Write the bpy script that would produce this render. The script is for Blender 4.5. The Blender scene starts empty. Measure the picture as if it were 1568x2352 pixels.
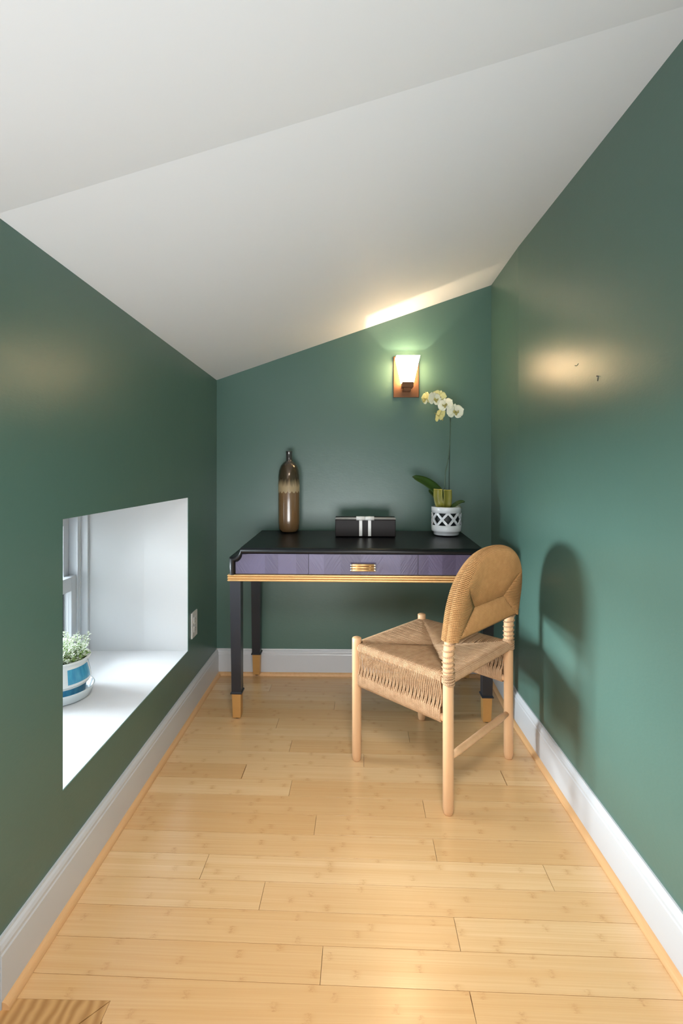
import bpy, bmesh, math, random
from mathutils import Vector, Matrix
S = bpy.context.scene
COL = S.collection
R = math.radians
rnd = random.Random(7)

# ------------------------------------------------------------------ camera
F_PX = 1100.0                                   # focal length in pixels of a 1568 x 2352 frame
cam_d = bpy.data.cameras.new('camera')
cam = bpy.data.objects.new('camera', cam_d); COL.objects.link(cam)
cam_d.sensor_fit = 'VERTICAL'; cam_d.sensor_height = 36.0; cam_d.sensor_width = 24.0
cam_d.lens = F_PX / 2352 * 36.0
cam_d.shift_y = -98.0 / 2352
cam_d.clip_start = 0.02
cam.location = (0, 0, 1.14)
cam.rotation_euler = (R(90), 0, math.atan(22 / F_PX))
S.camera = cam

# ------------------------------------------------------------------ sky and exposure
SKY = 6.0
world = bpy.data.worlds.new('overcast_sky'); S.world = world; world.use_nodes = True
wt = world.node_tree; wt.nodes.clear()
w_out = wt.nodes.new('ShaderNodeOutputWorld'); w_bg = wt.nodes.new('ShaderNodeBackground')
w_tc = wt.nodes.new('ShaderNodeTexCoord'); w_sep = wt.nodes.new('ShaderNodeSeparateXYZ')
w_rmp = wt.nodes.new('ShaderNodeValToRGB'); w_map = wt.nodes.new('ShaderNodeMapRange')
w_map.inputs['From Min'].default_value = -1; w_map.inputs['From Max'].default_value = 1
cr = w_rmp.color_ramp
cr.elements[0].position = 0.0; cr.elements[0].color = (0.50, 0.49, 0.45, 1)
cr.elements[1].position = 1.0; cr.elements[1].color = (0.76, 0.89, 1.0, 1)
e = cr.elements.new(0.46); e.color = (0.55, 0.55, 0.52, 1)
e = cr.elements.new(0.52); e.color = (0.76, 0.89, 1.0, 1)
wt.links.new(w_tc.outputs['Generated'], w_sep.inputs[0]); wt.links.new(w_sep.outputs['Z'], w_map.inputs[0])
wt.links.new(w_map.outputs[0], w_rmp.inputs[0]); wt.links.new(w_rmp.outputs[0], w_bg.inputs['Color'])
w_bg.inputs['Strength'].default_value = SKY
wt.links.new(w_bg.outputs[0], w_out.inputs[0])

def area(name, loc, rot, sx, sy, power=None, color=(1, 1, 1), portal=False):
    d = bpy.data.lights.new(name, 'AREA'); d.shape = 'RECTANGLE'; d.size = sx; d.size_y = sy
    if power is not None: d.energy = power
    d.color = color
    if portal: d.cycles.is_portal = True
    o = bpy.data.objects.new(name, d); COL.objects.link(o); o.location = loc; o.rotation_euler = rot
    return o
# sky light enters through the knee-wall window; the lamps inside the room are added fill
area('window_portal', (-1.36, 1.71, 0.66), (0, R(-90), 0), 0.80, 1.06, portal=True)
area('rear_fill_light', (-0.9, -2.62, 1.2), (R(100), 0, 0), 2.4, 1.7, power=0.5, color=(1.0, 0.98, 0.96))  # unseen fill lamp added by the windowless rear wall
area('window_daylight', (-3.8, 1.95, 0.95), (0, R(-85), 0), 1.3, 1.3, power=600.0, color=(0.84, 0.93, 1.0))
top = area('overhead_fill_light', (0.05, 0.30, 1.70), (R(28), 0, 0), 0.5, 0.4, power=9, color=(1.0, 0.97, 0.95))  # no fixture here: unseen lamp added to brighten the floor
top.data.spread = R(105)
soft = area('upward_fill_light', (-0.10, -0.8, 0.42), (R(127), 0, R(3)), 1.5, 0.75, power=24.0, color=(0.95, 0.98, 1.0))  # unseen lamp added behind the camera to lift the ceiling
soft.data.spread = R(110)

vs = S.view_settings
S.display_settings.display_device = 'sRGB'
vs.view_transform = 'Standard'; vs.look = 'None'; vs.gamma = 1.0; vs.use_curve_mapping = False
vs.exposure = 0.17
S.cycles.use_denoising = True
S.cycles.diffuse_bounces = 7
S.cycles.max_bounces = 12

# ------------------------------------------------------------------ node helpers
def mat(name):
    m = bpy.data.materials.new(name); m.use_nodes = True
    nt = m.node_tree
    b = nt.nodes.get('Principled BSDF')
    return m, nt, b
def nd(nt, typ, ins=None, **at):
    n = nt.nodes.new(typ)
    for k, v in at.items(): setattr(n, k, v)
    for k, v in (ins or {}).items():
        s = n.inputs[k]
        if isinstance(v, bpy.types.NodeSocket): nt.links.new(v, s)
        else: s.default_value = v
    return n
def mth(nt, op, a, b=0.0, c=0.0):
    n = nt.nodes.new('ShaderNodeMath'); n.operation = op
    for i, v in enumerate((a, b, c)):
        if isinstance(v, bpy.types.NodeSocket): nt.links.new(v, n.inputs[i])
        else: n.inputs[i].default_value = v
    return n.outputs[0]
def mixc(nt, fac, a, b, blend='MIX'):
    n = nt.nodes.new('ShaderNodeMix'); n.data_type = 'RGBA'; n.blend_type = blend
    for s, v in ((n.inputs[0], fac), (n.inputs[6], a), (n.inputs[7], b)):
        if isinstance(v, bpy.types.NodeSocket): nt.links.new(v, s)
        elif isinstance(v, (int, float)): s.default_value = v
        else: s.default_value = (*v[:3], 1)
    return n.outputs[2]
def lin(r, g, b):
    f = lambda c: (c / 255 / 12.92) if c / 255 <= 0.04045 else ((c / 255 + 0.055) / 1.055) ** 2.4
    return (f(r), f(g), f(b), 1)
def bump(nt, b, h, strength=0.2, dist=0.002):
    n = nd(nt, 'ShaderNodeBump', {'Height': h, 'Strength': strength, 'Distance': dist})
    nt.links.new(n.outputs[0], b.inputs['Normal']); return n
def plain(name, col, rough=0.5, metal=0.0, spec=0.5, noise=0.0, nscale=30.0, bmp=0.0, bscale=200.0, coat=0.0):
    m, nt, b = mat(name)
    b.inputs['Roughness'].default_value = rough; b.inputs['Metallic'].default_value = metal
    b.inputs['Specular IOR Level'].default_value = spec
    if coat: b.inputs['Coat Weight'].default_value = coat; b.inputs['Coat Roughness'].default_value = 0.08
    tc = nd(nt, 'ShaderNodeTexCoord')
    if noise:
        n = nd(nt, 'ShaderNodeTexNoise', {'Vector': tc.outputs['Object'], 'Scale': nscale, 'Detail': 3.0})
        c = mixc(nt, n.outputs[0], [x * (1 - noise) for x in col[:3]], [min(1, x * (1 + noise)) for x in col[:3]])
        nt.links.new(c, b.inputs['Base Color'])
    else: b.inputs['Base Color'].default_value = col
    if bmp:
        n = nd(nt, 'ShaderNodeTexNoise', {'Vector': tc.outputs['Object'], 'Scale': bscale, 'Detail': 2.0})
        bump(nt, b, n.outputs[0], bmp, 0.001)
    return m

# ------------------------------------------------------------------ materials
def wall_paint():
    m, nt, b = mat('green_eggshell_paint')
    tc = nd(nt, 'ShaderNodeTexCoord')
    n1 = nd(nt, 'ShaderNodeTexNoise', {'Vector': tc.outputs['Object'], 'Scale': 1.4, 'Detail': 2.0})
    c = mixc(nt, n1.outputs[0], lin(77, 107, 97), lin(81, 111, 101))
    nt.links.new(c, b.inputs['Base Color'])
    b.inputs['Roughness'].default_value = 0.34
    b.inputs['Specular IOR Level'].default_value = 0.6
    mp = nd(nt, 'ShaderNodeMapping', {'Vector': tc.outputs['Object'], 'Scale': (60, 60, 150)})
    n2 = nd(nt, 'ShaderNodeTexNoise', {'Vector': mp.outputs[0], 'Scale': 1.0, 'Detail': 3.0})
    n3 = nd(nt, 'ShaderNodeTexNoise', {'Vector': tc.outputs['Object'], 'Scale': 9.0, 'Detail': 2.0})
    h = mth(nt, 'ADD', n2.outputs[0], mth(nt, 'MULTIPLY', n3.outputs[0], 2.5))
    bump(nt, b, h, 0.2, 0.0012)
    return m
def bamboo():
    m, nt, b = mat('bamboo_plank')
    tc = nd(nt, 'ShaderNodeTexCoord'); oi = nd(nt, 'ShaderNodeObjectInfo')
    off = mth(nt, 'MULTIPLY', oi.outputs['Random'], 37.0)
    sep = nd(nt, 'ShaderNodeSeparateXYZ', {0: tc.outputs['Object']})
    x = mth(nt, 'ADD', sep.outputs['X'], off); y = mth(nt, 'ADD', sep.outputs['Y'], mth(nt, 'MULTIPLY', off, 0.731))
    strip = mth(nt, 'FLOOR', mth(nt, 'DIVIDE', y, 0.0195))
    wn = nd(nt, 'ShaderNodeTexWhiteNoise', {'W': strip}, noise_dimensions='1D')
    # long fibres
    v = nd(nt, 'ShaderNodeCombineXYZ', {0: mth(nt, 'MULTIPLY', x, 2.2), 1: mth(nt, 'MULTIPLY', y, 260.0), 2: strip})
    fib = nd(nt, 'ShaderNodeTexNoise', {'Vector': v.outputs[0], 'Scale': 1.0, 'Detail': 3.0, 'Roughness': 0.6})
    v2 = nd(nt, 'ShaderNodeCombineXYZ', {0: mth(nt, 'MULTIPLY', x, 1.6), 1: mth(nt, 'MULTIPLY', y, 70.0), 2: off})
    fib2 = nd(nt, 'ShaderNodeTexNoise', {'Vector': v2.outputs[0], 'Scale': 1.0, 'Detail': 2.0})
    # nodes of the culm: one every ~0.28 m in each strip
    per = 0.34
    xs = mth(nt, 'ADD', mth(nt, 'DIVIDE', x, per), mth(nt, 'MULTIPLY', wn.outputs[0], 3.0))
    cell = mth(nt, 'FLOOR', xs)
    jit = nd(nt, 'ShaderNodeTexWhiteNoise', {'Vector': nd(nt, 'ShaderNodeCombineXYZ', {0: cell, 1: strip, 2: 3.0}).outputs[0]}, noise_dimensions='3D')
    dx = mth(nt, 'MULTIPLY', mth(nt, 'SUBTRACT', mth(nt, 'FRACT', xs), mth(nt, 'ADD', mth(nt, 'MULTIPLY', jit.outputs[0], 0.5), 0.25)), per)
    v3 = nd(nt, 'ShaderNodeCombineXYZ', {0: mth(nt, 'MULTIPLY', x, 110.0), 1: mth(nt, 'MULTIPLY', y, 190.0), 2: strip})
    wob = nd(nt, 'ShaderNodeTexNoise', {'Vector': v3.outputs[0], 'Scale': 1.0, 'Detail': 4.0, 'Roughness': 0.7})
    spot = nd(nt, 'ShaderNodeMapRange', {'Value': wob.outputs[0], 'From Min': 0.42, 'From Max': 0.66})
    d2 = mth(nt, 'ADD', dx, mth(nt, 'MULTIPLY', mth(nt, 'SUBTRACT', wob.outputs[0], 0.5), 0.02))
    g = mth(nt, 'MULTIPLY', mth(nt, 'POWER', 2.718, mth(nt, 'MULTIPLY', mth(nt, 'MULTIPLY', d2, d2), -22000.0)), spot.outputs[0])
    g2 = mth(nt, 'MULTIPLY', mth(nt, 'POWER', 2.718, mth(nt, 'MULTIPLY', mth(nt, 'MULTIPLY', dx, dx), -5200.0)), mth(nt, 'ADD', jit.outputs[0], 0.2))
    base = mixc(nt, oi.outputs['Random'], lin(216, 170, 114), lin(238, 204, 156))
    base = mixc(nt, mth(nt, 'MULTIPLY', wn.outputs[0], 0.45), base, lin(216, 166, 106))
    base = mixc(nt, mth(nt, 'MULTIPLY', fib2.outputs[0], 0.4), base, lin(244, 214, 166))
    base = mixc(nt, mth(nt, 'MULTIPLY', mth(nt, 'SUBTRACT', fib.outputs[0], 0.25), 0.95), base, lin(204, 152, 96))
    base = mixc(nt, mth(nt, 'MULTIPLY', g2, 0.24), base, lin(208, 158, 100))
    base = mixc(nt, mth(nt, 'MULTIPLY', g, 0.45), base, lin(178, 124, 76))
    nt.links.new(base, b.inputs['Base Color'])
    rg = nd(nt, 'ShaderNodeMapRange', {'Value': fib.outputs[0], 'To Min': 0.17, 'To Max': 0.28})
    nt.links.new(rg.outputs[0], b.inputs['Roughness'])
    b.inputs['Specular IOR Level'].default_value = 0.8
    bump(nt, b, mth(nt, 'ADD', fib.outputs[0], mth(nt, 'MULTIPLY', fib2.outputs[0], 1.0)), 0.08, 0.0006)
    return m
def wood(name, c1, c2, scale=(3, 60, 60), rough=0.4, contrast=0.5, wave=False):
    m, nt, b = mat(name)
    tc = nd(nt, 'ShaderNodeTexCoord')
    mp = nd(nt, 'ShaderNodeMapping', {'Vector': tc.outputs['Object'], 'Scale': scale})
    if wave:
        n = nd(nt, 'ShaderNodeTexWave', {'Vector': mp.outputs[0], 'Scale': 1.0, 'Distortion': 6.0, 'Detail': 2.0, 'Detail Scale': 0.9}, bands_direction='X')
    else:
        n = nd(nt, 'ShaderNodeTexNoise', {'Vector': mp.outputs[0], 'Scale': 1.0, 'Detail': 4.0, 'Roughness': 0.6})
    rp = nd(nt, 'ShaderNodeMapRange', {'Value': n.outputs[0], 'From Min': 0.5 - contrast / 2, 'From Max': 0.5 + contrast / 2})
    nt.links.new(mixc(nt, rp.outputs[0], c1, c2), b.inputs['Base Color'])
    b.inputs['Roughness'].default_value = rough
    bump(nt, b, n.outputs[0], 0.06, 0.001)
    return m
def rope_mat(name, c1, c2):
    m, nt, b = mat(name)
    uv = nd(nt, 'ShaderNodeUVMap'); tc = nd(nt, 'ShaderNodeTexCoord')
    sep = nd(nt, 'ShaderNodeSeparateXYZ', {0: uv.outputs[0]})
    ph = mth(nt, 'ADD', mth(nt, 'MULTIPLY', sep.outputs['X'], 95.0), sep.outputs['Y'])
    tw = mth(nt, 'ABSOLUTE', mth(nt, 'SINE', mth(nt, 'MULTIPLY', ph, 2 * math.pi)))
    n = nd(nt, 'ShaderNodeTexNoise', {'Vector': tc.outputs['Object'], 'Scale': 45.0, 'Detail': 3.0})
    c = mixc(nt, n.outputs[0], c1, c2)
    c = mixc(nt, mth(nt, 'MULTIPLY', mth(nt, 'SUBTRACT', 1.0, tw), 0.55), c, [v * 0.4 for v in c1[:3]])
    nt.links.new(c, b.inputs['Base Color'])
    b.inputs['Roughness'].default_value = 0.62; b.inputs['Specular IOR Level'].default_value = 0.3
    bump(nt, b, tw, 0.8, 0.0012)
    return m
def veneer():
    m, nt, b = mat('violet_chevron_veneer')
    uv = nd(nt, 'ShaderNodeUVMap'); tc = nd(nt, 'ShaderNodeTexCoord')
    sep = nd(nt, 'ShaderNodeSeparateXYZ', {0: uv.outputs[0]})          # x across the grain, y along it
    v = nd(nt, 'ShaderNodeCombineXYZ', {0: mth(nt, 'MULTIPLY', sep.outputs['X'], 130.0), 1: mth(nt, 'MULTIPLY', sep.outputs['Y'], 9.0), 2: 0.0})
    n = nd(nt, 'ShaderNodeTexNoise', {'Vector': v.outputs[0], 'Scale': 1.0, 'Detail': 2.0})
    big = nd(nt, 'ShaderNodeTexNoise', {'Vector': tc.outputs['Object'], 'Scale': 5.0, 'Detail': 1.0})
    vc = nd(nt, 'ShaderNodeVertexColor', layer_name='tone')
    c = mixc(nt, vc.outputs[0], lin(72, 68, 96), lin(108, 102, 134))
    c = mixc(nt, mth(nt, 'MULTIPLY', big.outputs[0], 0.5), c, lin(88, 74, 92))
    nt.links.new(c, b.inputs['Base Color'])
    b.inputs['Roughness'].default_value = 0.36
    bump(nt, b, n.outputs[0], 0.55, 0.0016)
    return m
def vase_mat():
    m, nt, b = mat('glazed_bronze_bottle')
    tc = nd(nt, 'ShaderNodeTexCoord'); sep = nd(nt, 'ShaderNodeSeparateXYZ', {0: tc.outputs['Object']})
    z = sep.outputs['Z']
    ang = mth(nt, 'ARCTAN2', sep.outputs['Y'], sep.outputs['X'])
    n = nd(nt, 'ShaderNodeTexNoise', {'Vector': tc.outputs['Object'], 'Scale': 18.0, 'Detail': 3.0})
    sc = mth(nt, 'MULTIPLY', mth(nt, 'ABSOLUTE', mth(nt, 'SINE', mth(nt, 'MULTIPLY', ang, 8.0))), -0.011)
    zs = mth(nt, 'ADD', mth(nt, 'ADD', z, mth(nt, 'MULTIPLY', mth(nt, 'SUBTRACT', n.outputs[0], 0.5), 0.012)), mth(nt, 'MULTIPLY', sc, -1.0))
    lower = mth(nt, 'LESS_THAN', zs, 0.221)                             # below the scalloped edge
    mp = nd(nt, 'ShaderNodeMapping', {'Vector': tc.outputs['Object'], 'Scale': (150, 150, 14)})
    st = nd(nt, 'ShaderNodeTexNoise', {'Vector': mp.outputs[0], 'Scale': 1.0, 'Detail': 2.0})
    zz = mth(nt, 'ADD', z, mth(nt, 'MULTIPLY', mth(nt, 'SUBTRACT', st.outputs[0], 0.5), 0.05))
    up = nd(nt, 'ShaderNodeMapRange', {'Value': zz, 'From Min': 0.245, 'From Max': 0.285})
    c = mixc(nt, up.outputs[0], lin(176, 153, 118), lin(96, 80, 62))
    nk = nd(nt, 'ShaderNodeMapRange', {'Value': z, 'From Min': 0.355, 'From Max': 0.385})
    c = mixc(nt, nk.outputs[0], c, mixc(nt, st.outputs[0], lin(52, 48, 46), lin(120, 116, 112)))
    c = mixc(nt, lower, c, mixc(nt, n.outputs[0], lin(112, 84, 54), lin(128, 98, 66)))
    nt.links.new(c, b.inputs['Base Color'])
    b.inputs['Roughness'].default_value = 0.16
    b.inputs['Coat Weight'].default_value = 0.6; b.inputs['Coat Roughness'].default_value = 0.06
    ml = mth(nt, 'MULTIPLY', up.outputs[0], 0.6)
    nt.links.new(ml, b.inputs['Metallic'])
    return m
def blue_pot_mat():
    m, nt, b = mat('blue_and_white_glaze')
    tc = nd(nt, 'ShaderNodeTexCoord'); sep = nd(nt, 'ShaderNodeSeparateXYZ', {0: tc.outputs['Object']})
    z = sep.outputs['Z']; ang = mth(nt, 'ARCTAN2', sep.outputs['Y'], sep.outputs['X'])
    mp = nd(nt, 'ShaderNodeMapping', {'Vector': tc.outputs['Object'], 'Scale': (60, 60, 9)})
    n = nd(nt, 'ShaderNodeTexNoise', {'Vector': mp.outputs[0], 'Scale': 1.0, 'Detail': 3.0})
    blue = mixc(nt, n.outputs[0], lin(24, 105, 160), lin(96, 186, 214))
    # rectangular painted panels between white frames, and a blue foot
    pa = mth(nt, 'FRACT', mth(nt, 'ADD', mth(nt, 'MULTIPLY', ang, 5 / (2 * math.pi)), 0.736))
    inx = mth(nt, 'MULTIPLY', mth(nt, 'GREATER_THAN', pa, 0.08), mth(nt, 'LESS_THAN', pa, 0.92))
    inz = mth(nt, 'MULTIPLY', mth(nt, 'GREATER_THAN', z, 0.062), mth(nt, 'LESS_THAN', z, 0.112))
    panel = mth(nt, 'MULTIPLY', inx, inz)
    foot = mth(nt, 'LESS_THAN', z, 0.042)
    line = mth(nt, 'MULTIPLY', mth(nt, 'GREATER_THAN', z, 0.051), mth(nt, 'LESS_THAN', z, 0.053))
    k = mth(nt, 'MAXIMUM', panel, foot)
    c = mixc(nt, k, lin(226, 232, 232), blue)
    c = mixc(nt, mth(nt, 'MULTIPLY', line, 0.5), c, lin(70, 80, 96))
    nt.links.new(c, b.inputs['Base Color'])
    b.inputs['Roughness'].default_value = 0.2
    return m
def glass_mat():
    m, nt, b = mat('window_glass')
    nt.nodes.remove(b)
    out = nt.nodes.get('Material Output')
    tr = nd(nt, 'ShaderNodeBsdfTransparent', {'Color': (0.97, 0.985, 0.98, 1)}); gl = nd(nt, 'ShaderNodeBsdfGlossy', {'Roughness': 0.02})
    fr = nd(nt, 'ShaderNodeFresnel', {'IOR': 1.45})
    mx = nd(nt, 'ShaderNodeMixShader', {0: fr.outputs[0], 1: tr.outputs[0], 2: gl.outputs[0]})
    nt.links.new(mx.outputs[0], out.inputs[0])
    return m
def shade_mat():
    m, nt, b = mat('frosted_lamp_glass')
    nt.nodes.remove(b); out = nt.nodes.get('Material Output')
    tl = nd(nt, 'ShaderNodeBsdfTranslucent', {'Color': (1.0, 0.9, 0.74, 1)}); df = nd(nt, 'ShaderNodeBsdfDiffuse', {'Color': (0.9, 0.85, 0.76, 1)})
    mx = nd(nt, 'ShaderNodeMixShader', {0: 0.35, 1: tl.outputs[0], 2: df.outputs[0]})
    em = nd(nt, 'ShaderNodeEmission', {'Color': (1.0, 0.80, 0.54, 1), 'Strength': 11.0})
    ad = nd(nt, 'ShaderNodeAddShader', {0: mx.outputs[0], 1: em.outputs[0]})
    nt.links.new(ad.outputs[0], out.inputs[0])
    return m
def emit(name, col, s):
    m, nt, b = mat(name); nt.nodes.remove(b)
    em = nd(nt, 'ShaderNodeEmission', {'Color': col, 'Strength': s})
    nt.links.new(em.outputs[0], nt.nodes.get('Material Output').inputs[0]); return m
def petal_mat(name, c1, c2):
    m, nt, b = mat(name)
    tc = nd(nt, 'ShaderNodeTexCoord')
    n = nd(nt, 'ShaderNodeTexNoise', {'Vector': tc.outputs['Object'], 'Scale': 60.0, 'Detail': 2.0})
    nt.links.new(mixc(nt, n.outputs[0], c1, c2), b.inputs['Base Color'])
    b.inputs['Roughness'].default_value = 0.5
    b.inputs['Subsurface Weight'].default_value = 0.25; b.inputs['Subsurface Radius'].default_value = (0.01, 0.01, 0.005)
    return m

M = dict(
    green=wall_paint(), white=plain('white_ceiling_paint', (0.655, 0.675, 0.695, 1), 0.7, noise=0.01, nscale=2, bmp=0.08, bscale=120),
    reveal=plain('white_recess_dimmed', (0.54, 0.545, 0.55, 1), 0.55, noise=0.02, nscale=3), sill_lit=plain('white_recess_lightened', (0.72, 0.72, 0.735, 1), 0.4, noise=0.02, nscale=3),  # one white paint: darker on reveals, lighter on sill, standing in for light
    trim=plain('white_trim_gloss', (0.58, 0.595, 0.62, 1), 0.3, noise=0.02, nscale=6, bmp=0.05, bscale=60),
    bamboo=bamboo(), subfloor=plain('dark_subfloor', lin(84, 56, 32), 0.8, noise=0.2),
    shoe=wood('bamboo_shoe_moulding', lin(214, 164, 112), lin(228, 184, 134), (60, 3, 60), 0.35, 0.7),
    oak=wood('oak_border', lin(170, 122, 70), lin(206, 160, 104), (13, 13, 13), 0.35, 1.2, wave=True),
    lacquer=plain('black_lacquer', (0.008, 0.008, 0.009, 1), 0.36, spec=0.4, noise=0.2, nscale=8, bmp=0.03, bscale=90),
    leg=plain('dark_blue_black_lacquer', (0.012, 0.014, 0.021, 1), 0.36, spec=0.6, noise=0.15, nscale=8),
    veneer=veneer(), brass=plain('brushed_brass', lin(226, 184, 126), 0.42, metal=0.65, noise=0.06, nscale=40, bmp=0.05, bscale=300),
    ferrule=plain('satin_gold_ferrule', lin(206, 160, 98), 0.42, metal=0.55, noise=0.05, nscale=40),
    silver=plain('polished_silver', (0.8, 0.78, 0.74, 1), 0.2, metal=1.0, noise=0.03),
    beech=wood('pale_beech', lin(206, 160, 116), lin(222, 178, 136), (40, 40, 3), 0.42, 0.7),
    rope=rope_mat('seagrass_cord', lin(166, 124, 88), lin(218, 182, 144)),
    rope_shaded=rope_mat('seagrass_cord_shaded', lin(172, 124, 74), lin(204, 156, 102)),  # same cord; the darker orange carries the shade on the back
    core=plain('cord_underlayer', lin(132, 96, 60), 0.9, noise=0.25, nscale=60, bmp=0.6, bscale=300),
    vase=vase_mat(), box=plain('dark_brown_leather', lin(24, 17, 16), 0.5, spec=0.3, noise=0.15, nscale=20, bmp=0.15, bscale=400),
    acrylic=plain('clear_grey_rod', (0.30, 0.29, 0.27, 1), 0.12, spec=0.7, noise=0.05),
    bone=plain('white_bone_clasp', (0.80, 0.79, 0.76, 1), 0.35, noise=0.03),
    ceramic=plain('white_glazed_ceramic', (0.74, 0.76, 0.79, 1), 0.14, noise=0.02, coat=0.5),
    liner=plain('dark_inner_pot', (0.012, 0.016, 0.018, 1), 0.4, noise=0.2),
    bark=plain('bark_potting_mix', lin(74, 60, 44), 0.9, noise=0.5, nscale=120, bmp=0.8, bscale=150),
    leaf=plain('dark_orchid_leaf', lin(48, 74, 22), 0.35, noise=0.35, nscale=22),
    cutleaf=plain('olive_gold_cut_leaf', lin(128, 124, 48), 0.32, noise=0.3, nscale=26),
    cutedge=plain('dry_yellow_edge', lin(196, 178, 92), 0.6, noise=0.2, nscale=60),
    stem=plain('green_flower_spike', lin(70, 92, 72), 0.4, noise=0.2, nscale=60),
    stake=plain('dark_green_stake', lin(24, 44, 28), 0.5, noise=0.2, nscale=60),
    root=plain('grey_air_root', lin(140, 146, 122), 0.6, noise=0.2, nscale=60),
    petal=petal_mat('cream_white_petal', lin(232, 232, 206), lin(246, 245, 228)),
    petal_y=petal_mat('pale_yellow_petal', lin(224, 216, 140), lin(240, 236, 178)),
    petal_g=petal_mat('greenish_petal_back', lin(186, 190, 130), lin(214, 214, 160)),
    lip=plain('olive_flower_lip', lin(186, 174, 104), 0.5, noise=0.3, nscale=200),
    bronze=plain('copper_bronze_plate', lin(122, 84, 58), 0.4, metal=0.6, noise=0.1, nscale=10, bmp=0.04, bscale=200),
    shade=shade_mat(), bulb=emit('glowing_bulb', (1.0, 0.82, 0.55, 1), 14.0),
    plate=plain('white_plastic_plate', (0.72, 0.71, 0.69, 1), 0.3, noise=0.03), slot=plain('dark_slot', (0.02, 0.02, 0.02, 1), 0.6, noise=0.2),
    bluepot=blue_pot_mat(), saucer=plain('pale_blue_glaze_saucer', lin(206, 216, 220), 0.18, noise=0.05, nscale=14, coat=0.4),
    soil=plain('potting_soil', lin(66, 60, 44), 0.9, noise=0.4, nscale=100, bmp=0.8, bscale=120),
    thyme=plain('pale_variegated_leaf', lin(222, 228, 214), 0.5, noise=0.25, nscale=90),
    thyme_g=plain('fresh_green_leaf', lin(120, 150, 70), 0.5, noise=0.3, nscale=90),
    glass=glass_mat(), roomwall=plain('pale_room_paint', (0.66, 0.66, 0.64, 1), 0.6, noise=0.02, nscale=2),
)

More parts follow.
